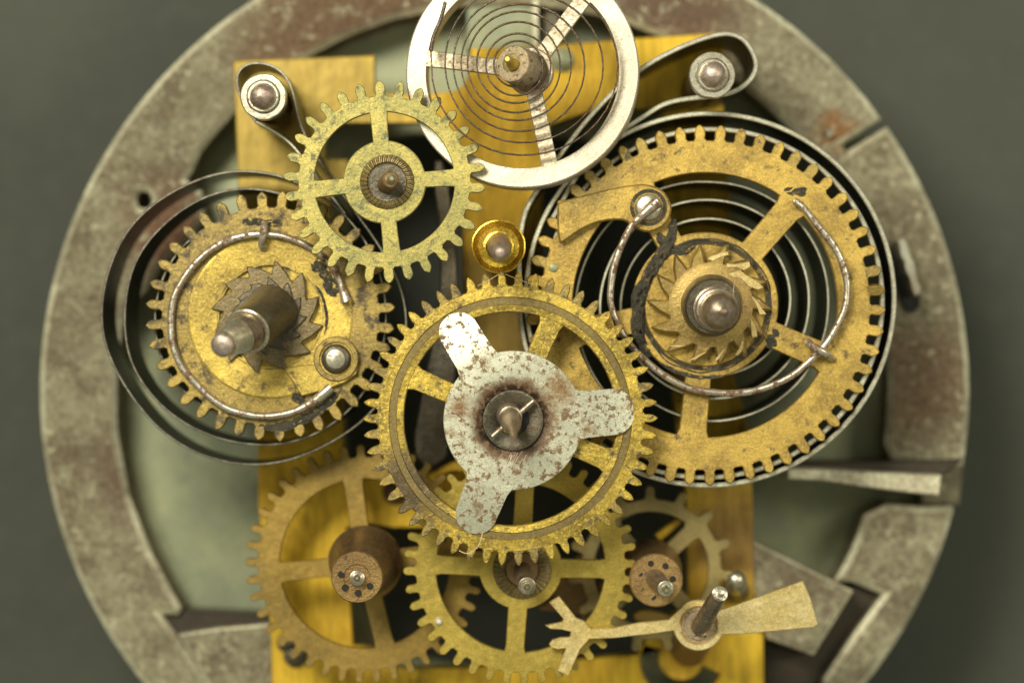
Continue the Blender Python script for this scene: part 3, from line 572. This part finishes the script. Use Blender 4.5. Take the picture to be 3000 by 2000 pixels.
pw = [(1632, 600), (1638, 592), (1690, 577), (1790, 552), (1850, 541), (1895, 538), (1940, 553), (1966, 592), (1968, 625), (1950, 660), (1910, 680), (1880, 678), (1850, 662), (1835, 648), (1808, 643), (1770, 647), (1730, 658), (1690, 680), (1655, 707), (1642, 712), (1636, 700), (1633, 660)]
plate('click_pawl', smoothloop(pw, 1), [], zg + .30, .26, M_warm, t, bev=.05)
bc = W(1900, 608, zg + .3)
lathe('pawl_hole', bc, [(55 * s, zg + .2), (54 * s, zg + .306), (43 * s, zg + .31)], M_grime, t, n=40)
lathe('pawl_rivet', bc, [(42 * s, zg + .25), (40 * s, zg + .33)] + [(39 * s * math.cos(a), zg + .36 + .12 * math.sin(a)) for a in [i * math.pi / 14 for i in range(8)]], M_steel, t, n=36, smooth=True)
hc = W(1621, 784, zg)
lathe('small_rivet', hc, [(13 * s, zg), (12 * s, zg + .05), (6 * s, zg + .08), (0, zg + .08)], M_green, t, n=20, smooth=True)
crust('grease_crust', t, [(1972, 640), (1968, 690), (1930, 760), (1892, 820), (1872, 880), (1868, 950), (1880, 1000), (1905, 1045)], zg, M_grime, .16, 42, 1)
crust('grease_crust', t, [(1925, 680), (1945, 710), (1990, 735), (2040, 722)], zg, M_grime, .08, 34, 2)
crust('grease_crust', t, [(2266, 960), (2262, 990), (2250, 1020)], zg, M_grime, .04, 52, 4)
crust('grease_crust', t, [(2290, 558), (2330, 562), (2378, 560)], zg, M_grime, .03, 34, 5)
crust('grease_crust', t, [(1930, 1060), (1990, 1090), (2060, 1105), (2130, 1095)], zg, M_grime, .04, 16, 11)
t = thing('winding_arbor', 'blunt upright brown steel shaft with golden hooked ratchet at right', 'shaft', W(2085, 892, zg + .05), 'winding arbors')
rr_ = None
M_ratch = metal('dark_bronze', (.44, .31, .10), (.30, .20, .075), (.62, .45, .15), spot=(.12, .075, .04), fine=8, rough=.38, metallic=.85, bump=.5)
M_glint = metal('burnished_glint_brass', (.86, .68, .30), (.66, .48, .18), (.92, .78, .42), fine=9, rough=.36, metallic=.5)
ratchet(t, 2080, 893, zg + .36, .18, 124, 184, 14, 149, 1, M_ratch, bev=.06, rnd=.03)
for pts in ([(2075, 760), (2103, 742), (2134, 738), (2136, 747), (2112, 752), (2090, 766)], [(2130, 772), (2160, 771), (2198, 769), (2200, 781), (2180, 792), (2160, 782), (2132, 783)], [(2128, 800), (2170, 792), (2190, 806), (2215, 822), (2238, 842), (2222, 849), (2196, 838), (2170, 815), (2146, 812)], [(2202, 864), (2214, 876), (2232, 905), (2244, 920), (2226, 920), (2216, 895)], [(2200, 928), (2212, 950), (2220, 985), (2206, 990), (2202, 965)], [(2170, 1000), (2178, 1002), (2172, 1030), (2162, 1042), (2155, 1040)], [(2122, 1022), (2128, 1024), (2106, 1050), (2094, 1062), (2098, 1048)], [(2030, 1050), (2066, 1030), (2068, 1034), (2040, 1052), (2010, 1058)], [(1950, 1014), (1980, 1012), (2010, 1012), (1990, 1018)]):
    plate('burnished_glint', dens(pts, 9), [], zg + .385, .03, M_glint, t, bev=.012, jitter=.05)  # pale gold slivers paint the highlights along the burnished tooth edges
lathe('ratchet_dish', W(2080, 893, zg), [(123 * s, zg + .363), (110 * s, zg + .37), (90 * s, zg + .42), (70 * s, zg + .43)], M_ratch, t, n=72, smooth=True)
axis('shaft_collar', [(2085, 895, zg + .1, 92), (2086, 894, .0, 90), (2090, 898, .55, 82), (2091, 899, .6, 79), (2091, 899, .6, 68)], M_darkst, t, n=48, wob=.02)
axis('shaft', [(2092, 901, .5, 69), (2098, 905, 1.0, 67), (2099, 906, 1.04, 63), (2103, 908, 1.5, 62), (2105, 909, 1.54, 57), (2107, 911, 1.9, 56), (2107, 911, 1.93, 51), (2107, 911, 2.0, 51), (2107, 911, 2.03, 55), (2108, 911, 2.12, 55), (2108, 911, 2.15, 50), (2109, 911, 2.22, 50), (2110, 911, 2.4, 55)], M_arbor, t, n=48, zc=.72)
axis('rounded_tip', [(2108, 911, 2.35, 54), (2110, 911, 2.5, 54), (2113, 912, 2.75, 50), (2115, 913, 2.95, 42), (2117, 914, 3.1, 30), (2119, 914, 3.2, 16), (2120, 914, 3.24, 12), (2120, 914, 3.32, 9), (2120, 914, 3.34, 2)], M_arbor, t, n=40, zc=.72)
# ================================================================== BALANCE WHEEL
zbz = -.2
t = thing('balance_wheel', 'cream white three spoked balance wheel with dark spiral hairspring at top', 'balance wheel', W(1530, 210, zbz))
c = W(1530, 210, zbz); s = k(zbz)
lathe('rim', c, [(283 * s, zbz - .85), (283 * s, zbz - .02), (285 * s, zbz), (338 * s, zbz), (342 * s, zbz - .05), (342 * s, zbz - .85)], M_balance, t, n=180, closed=True, jr=.01)
hu, hv = 1552, 208; hc = W(hu, hv, zbz)
for (u, v) in ((1245, 168), (1728, -28), (1612, 490)):
    p = W(u, v, zbz); d = p - hc; a = math.degrees(math.atan2(d.y, d.x)); L = d.length
    bar('spoke', hc, a, [(.3, .24, -.05), (L * .3, .235, -.03), (L * .55, .23, -.005), (L * .85, .235, .003), (L, .25, .004)], zbz, .16, M_spoke, t, bev=.02)
lathe('hub', hc, [(0, zbz - .3), (70 * s, zbz - .3), (70 * s, zbz - .02), (66 * s, zbz + .02), (0, zbz + .02)], M_spoke, t, n=40, smooth=True)
for ch in t.children: ch.rotation_euler = (R(-2), R(-4), 0)
axis('collet', [(1552, 212, zbz, 60), (1528, 200, .3, 57), (1503, 188, .72, 55), (1502, 187, .75, 53), (1502, 187, .75, 26), (1502, 187, .68, 24)], M_collet, t, n=48, wob=.03)
axis('collet_bore', [(1502, 187, .7, 30), (1502, 187, .753, 29)], M_crimp, t, n=32)
axis('staff_pivot', [(1508, 192, .66, 20), (1501, 187, .9, 17), (1495, 181, 1.1, 13), (1490, 177, 1.2, 11), (1487, 174, 1.35, 10), (1486, 173, 1.4, 6)], M_olive, t, n=28)
hs = []; q4 = [188, 230, 247, 245, 250, 287, 317, 335, 323, 360, 387, 415, 408, 420, 437, 470, 511, 505, 497, 550, 653, 590, 560, 640, 766, 686, 665]
q4 = [160, 165, 187, 188] + q4
def cub(a, b, c_, d, f): return .5 * (2 * b + (c_ - a) * f + (2 * a - 5 * b + 4 * c_ - d) * f * f + (3 * b - a - 3 * c_ + d) * f ** 3)
hcx, hcy = 1100 + 1092 / 2.613, 500 / 2.613
for i in range(len(q4) - 1):
    g4 = lambda j: q4[max(0, min(len(q4) - 1, j))]
    for j in range(10):
        f = j / 10; r = cub(g4(i - 1), g4(i), g4(i + 1), g4(i + 2), f) / 2.613; a = -90 * (i + f)
        hs.append((hcx + r * math.cos(R(a)), hcy - r * math.sin(R(a)), .42 + .02 * i / 10))
hs += [(1262, 150, .42), (1266, 120, .42), (1286, 70, .42), (1298, 30, .42), (1303, 5, .42)]
ribbon('hairspring', hs, .45, .2, .045, (M_hair, M_hair), t, sub=1)
ribbon('hairspring_end', [(1262, 148), (1268, 110), (1288, 62), (1298, 30), (1304, 6)], .5, .35, .09, (M_hair, M_hair), t, sub=5)
t.rotation_euler = (R(.0), R(.0), 0)
# ================================================================== GOLD COLLAR
zq = .1; c = W(1461, 722, zq); s = k(zq)
t = thing('brass_collar', 'round golden brass collar with blurred steel pin above the centre wheel', 'collar', (c.x, c.y, -1.))
lathe('collar_body', c, [(70 * s, -3.6), (72 * s, -.2), (79 * s, -.15), (80 * s, zq - .1), (79 * s, zq), (75 * s, zq + .015), (71 * s, zq - .03), (60 * s, zq - .14), (46 * s, zq - .16), (45 * s, zq - .1), (38 * s, zq - .08), (36 * s, zq - .2)], M_gold, t, n=64, smooth=True, jr=.02)
axis('pin', [(1461, 712, -.3, 35), (1463, 728, 1.2, 33), (1464, 735, 2.2, 31), (1465, 738, 2.5, 26), (1465, 740, 2.68, 12), (1465, 740, 2.7, 3)], M_cap, t, n=36)
# ================================================================== TOP LEFT WHEEL
zt = .15; c = W(1126, 533, zt); s = k(zt)
t = thing('train_wheel', 'greenish brass four spoked wheel at upper left overlapping the balance rim', 'gear', c, 'going train wheels')
gear(t, c, 252, 297, 206, zt, .2, 30, 92.7, 28, M_patina, 'ogive', bev=.02)
spokes(t, c, zt, .2, (95, 186, 276, 3.5), 110, 206, 23, 25, M_patina, 1.12, bev=.02)
hubdisc(t, c, zt - .004, 122, .19, M_patina, bev=.03)
c2 = W(1134, 533, zt)
crimp(t, c2, zt + .005, 56, 80, 34, M_crimp, .055)
lathe('hub_boss', c2, [(57 * s, zt), (57 * s, zt + .055), (52 * s, zt + .045), (0, zt + .045)], M_darkst, t, n=40)
axis('arbor', [(1131, 541, zt, 27), (1138, 533, .6, 26), (1144, 526, .95, 25), (1144, 526, .98, 22), (1144, 526, .98, 16)], M_barrel, t, n=32)
axis('pivot', [(1144, 526, .9, 18), (1145, 525, 1.0, 17), (1146, 524, 1.1, 14), (1147, 524, 1.2, 12), (1147, 523, 1.28, 6)], M_steel, t, n=28)
# ================================================================== CENTRE WHEEL
zw = .3; c = W(1495, 1226, zw); s = k(zw)
t = thing('train_wheel', 'large bright hammered brass wheel in the middle with pointed teeth and grooved rim', 'gear', c)
prof = [(312 * s, zw - .24), (312 * s, zw - .03), (315 * s, zw), (333 * s, zw + .01), (336 * s, zw - .035), (354 * s, zw - .035), (357 * s, zw + .01), (387 * s, zw), (390 * s, zw - .025), (390 * s, zw - .24)]
gear(t, c, 390, 431, 312, zw, .24, 54, 86.7, 27, M_bright, 'point', alt=M_great, alt_p=.4, bev=.025, seg=220, rimprof=prof)
lathe('rim_channel', c, [(335 * s, zw - .028), (355 * s, zw - .028)], M_channel, t, n=120, jr=.02)
spokes(t, c, zw - .02, .22, (67, 157, 247, -23), 150, 312, 30, 32, M_bright, 1.3, bev=.025)
hubdisc(t, c, zw - .03, 165, .2, M_bright)
# three lobed steel spring
zs = .55; c = W(1503, 1231, zs); s = k(zs)
t = thing('three_lobed_spring', 'rust spotted silvery steel plate with three rounded lobes on the centre wheel', 'spring plate', c)
prof = [(88 * s, zs - .12), (90 * s, zs - .06), (96 * s, zs - .02), (110 * s, zs + .01), (135 * s, zs + .02), (170 * s, zs + .01), (202 * s, zs), (204 * s, zs - .015), (204 * s, zs - .08)]
disc = lathe('disc', c, prof, M_star, t, n=120, smooth=True)
for a, L, w0, w1 in ((121.6, 362, 62, 58), (4.8, 361, 70, 67), (248.6, 356, 66, 58)):
    secs = []; r0 = 180
    for i in range(22):
        f = i / 21.; rr = r0 + (L - r0) * f
        h = w0 + (w1 - w0) * f
        e = L - rr
        if e < h: h = math.sqrt(max(0.0, h * h - (h - e) ** 2)) + .6
        if rr < 212: h *= 1 + (212 - rr) * .004
        secs.append((rr * s, h * s, .004 - .26 * max(0, (rr - 200) / (L - 200)) ** 1.5))
    bar('lobe', c, a, secs, zs, .07, M_star, t, bev=.012)
sc_v = []; sc_f = []; rg = random.Random(3)
def zstar(x, y):
    r = (Vector((x, y)) - c.to_2d()).length / s
    q = [(88, -.12), (90, -.06), (96, -.02), (110, .01), (135, .02), (170, .01), (202, 0), (204, -.015)]
    for (ra, za), (rb, zb2) in zip(q, q[1:]):
        if ra <= r <= rb: return zs + za + (zb2 - za) * (r - ra) / (rb - ra) + .004
    return None
def scratch(u, v, ang, L, w_):
    pts = []
    for i in range(6):
        f = i / 5 - .5; p = W(u + L * f * math.cos(R(ang)), v - L * f * math.sin(R(ang)) + 8 * f * f, zs); z_ = zstar(p.x, p.y)
        if z_ is None: return
        pts.append((p, z_, w_ * (1 - 4 * f * f * .8)))
    nn = Vector((-math.sin(R(ang)), math.cos(R(ang)), 0)) * .01; b = len(sc_v)
    for p, z_, w2 in pts: sc_v.extend([(p.x + nn.x * w2, p.y + nn.y * w2, z_ + .001), (p.x - nn.x * w2, p.y - nn.y * w2, z_ + .001)])
    for i in range(5): sc_f.append((b + 2 * i, b + 2 * i + 1, b + 2 * i + 3, b + 2 * i + 2))
for _ in range(46): scratch(rg.uniform(1395, 1560), rg.uniform(1330, 1410), rg.gauss(64, 7), rg.uniform(18, 60), rg.uniform(.5, 1.1))
for _ in range(30): scratch(rg.uniform(1310, 1370), rg.uniform(1150, 1290), rg.gauss(-40, 25), rg.uniform(12, 36), rg.uniform(.4, .9))
for _ in range(16): scratch(rg.uniform(1640, 1700), rg.uniform(1160, 1200), rg.gauss(-8, 6), rg.uniform(20, 50), rg.uniform(.5, 1))
o = mk('scratches', sc_v, sc_f, M_balance, t); o['kind'] = 'stuff'
t = thing('centre_arbor', 'brown steel shaft with cross pin rising from cup of three lobed plate', 'shaft', W(1503, 1231, zs - .3))
lathe('cup', c, [(91 * s, zs - .05), (88 * s, zs + .02), (80 * s, zs + .03), (60 * s, zs - .03), (46 * s, zs - .05), (43 * s, zs - .07)], M_darkst, t, n=64, smooth=True)
lathe('cup_hollow', W(1510, 1226, zs), [(40 * s, zs - .028), (39 * s, zs - .02), (0, zs - .02)], M_hole, t, n=32)
axis('shaft', [(1490, 1212, zs - .3, 38), (1494, 1222, .9, 36), (1495, 1224, .98, 35), (1495, 1224, 1.0, 31)], M_arbor, t, n=40)
axis('tapered_tip', [(1495, 1225, .95, 32), (1498, 1238, 1.6, 30), (1501, 1250, 2.1, 24), (1503, 1258, 2.4, 13), (1505, 1275, 2.9, 9), (1506, 1282, 3.1, 6)], M_arbor, t, n=36)
wire('cross_pin', [(1443, 1278, .72), (1475, 1250, .74), (1520, 1212, .76), (1564, 1174, .78)], 8.5, M_arbor, t, n=12, sub=3)
# lint
for pts, lab in (([(1400, 837, .6), (1430, 822, .75), (1462, 803, .7)], 'fine pale hair across the tooth gaps below the golden collar'),
                 ([(1480, 803, .6), (1510, 815, .8), (1555, 832, .6)], 'fine pale hair right of the golden collar on the teeth'),
                 ([(2148, 868, .9), (2150, 840, 1.0), (2156, 810, 1.1), (2158, 798, 1.1)], 'short curled golden fibre on the right winding shaft'),
                 ([(1414, 1560, .5), (1400, 1600, .6), (1370, 1620, .5), (1345, 1612, .4)], 'orange thread caught on the lower teeth of the centre wheel')):
    tag(wire('lint_fibre', pts, 1.3, M_lint, None, n=5, sub=5), lab, 'fibre')
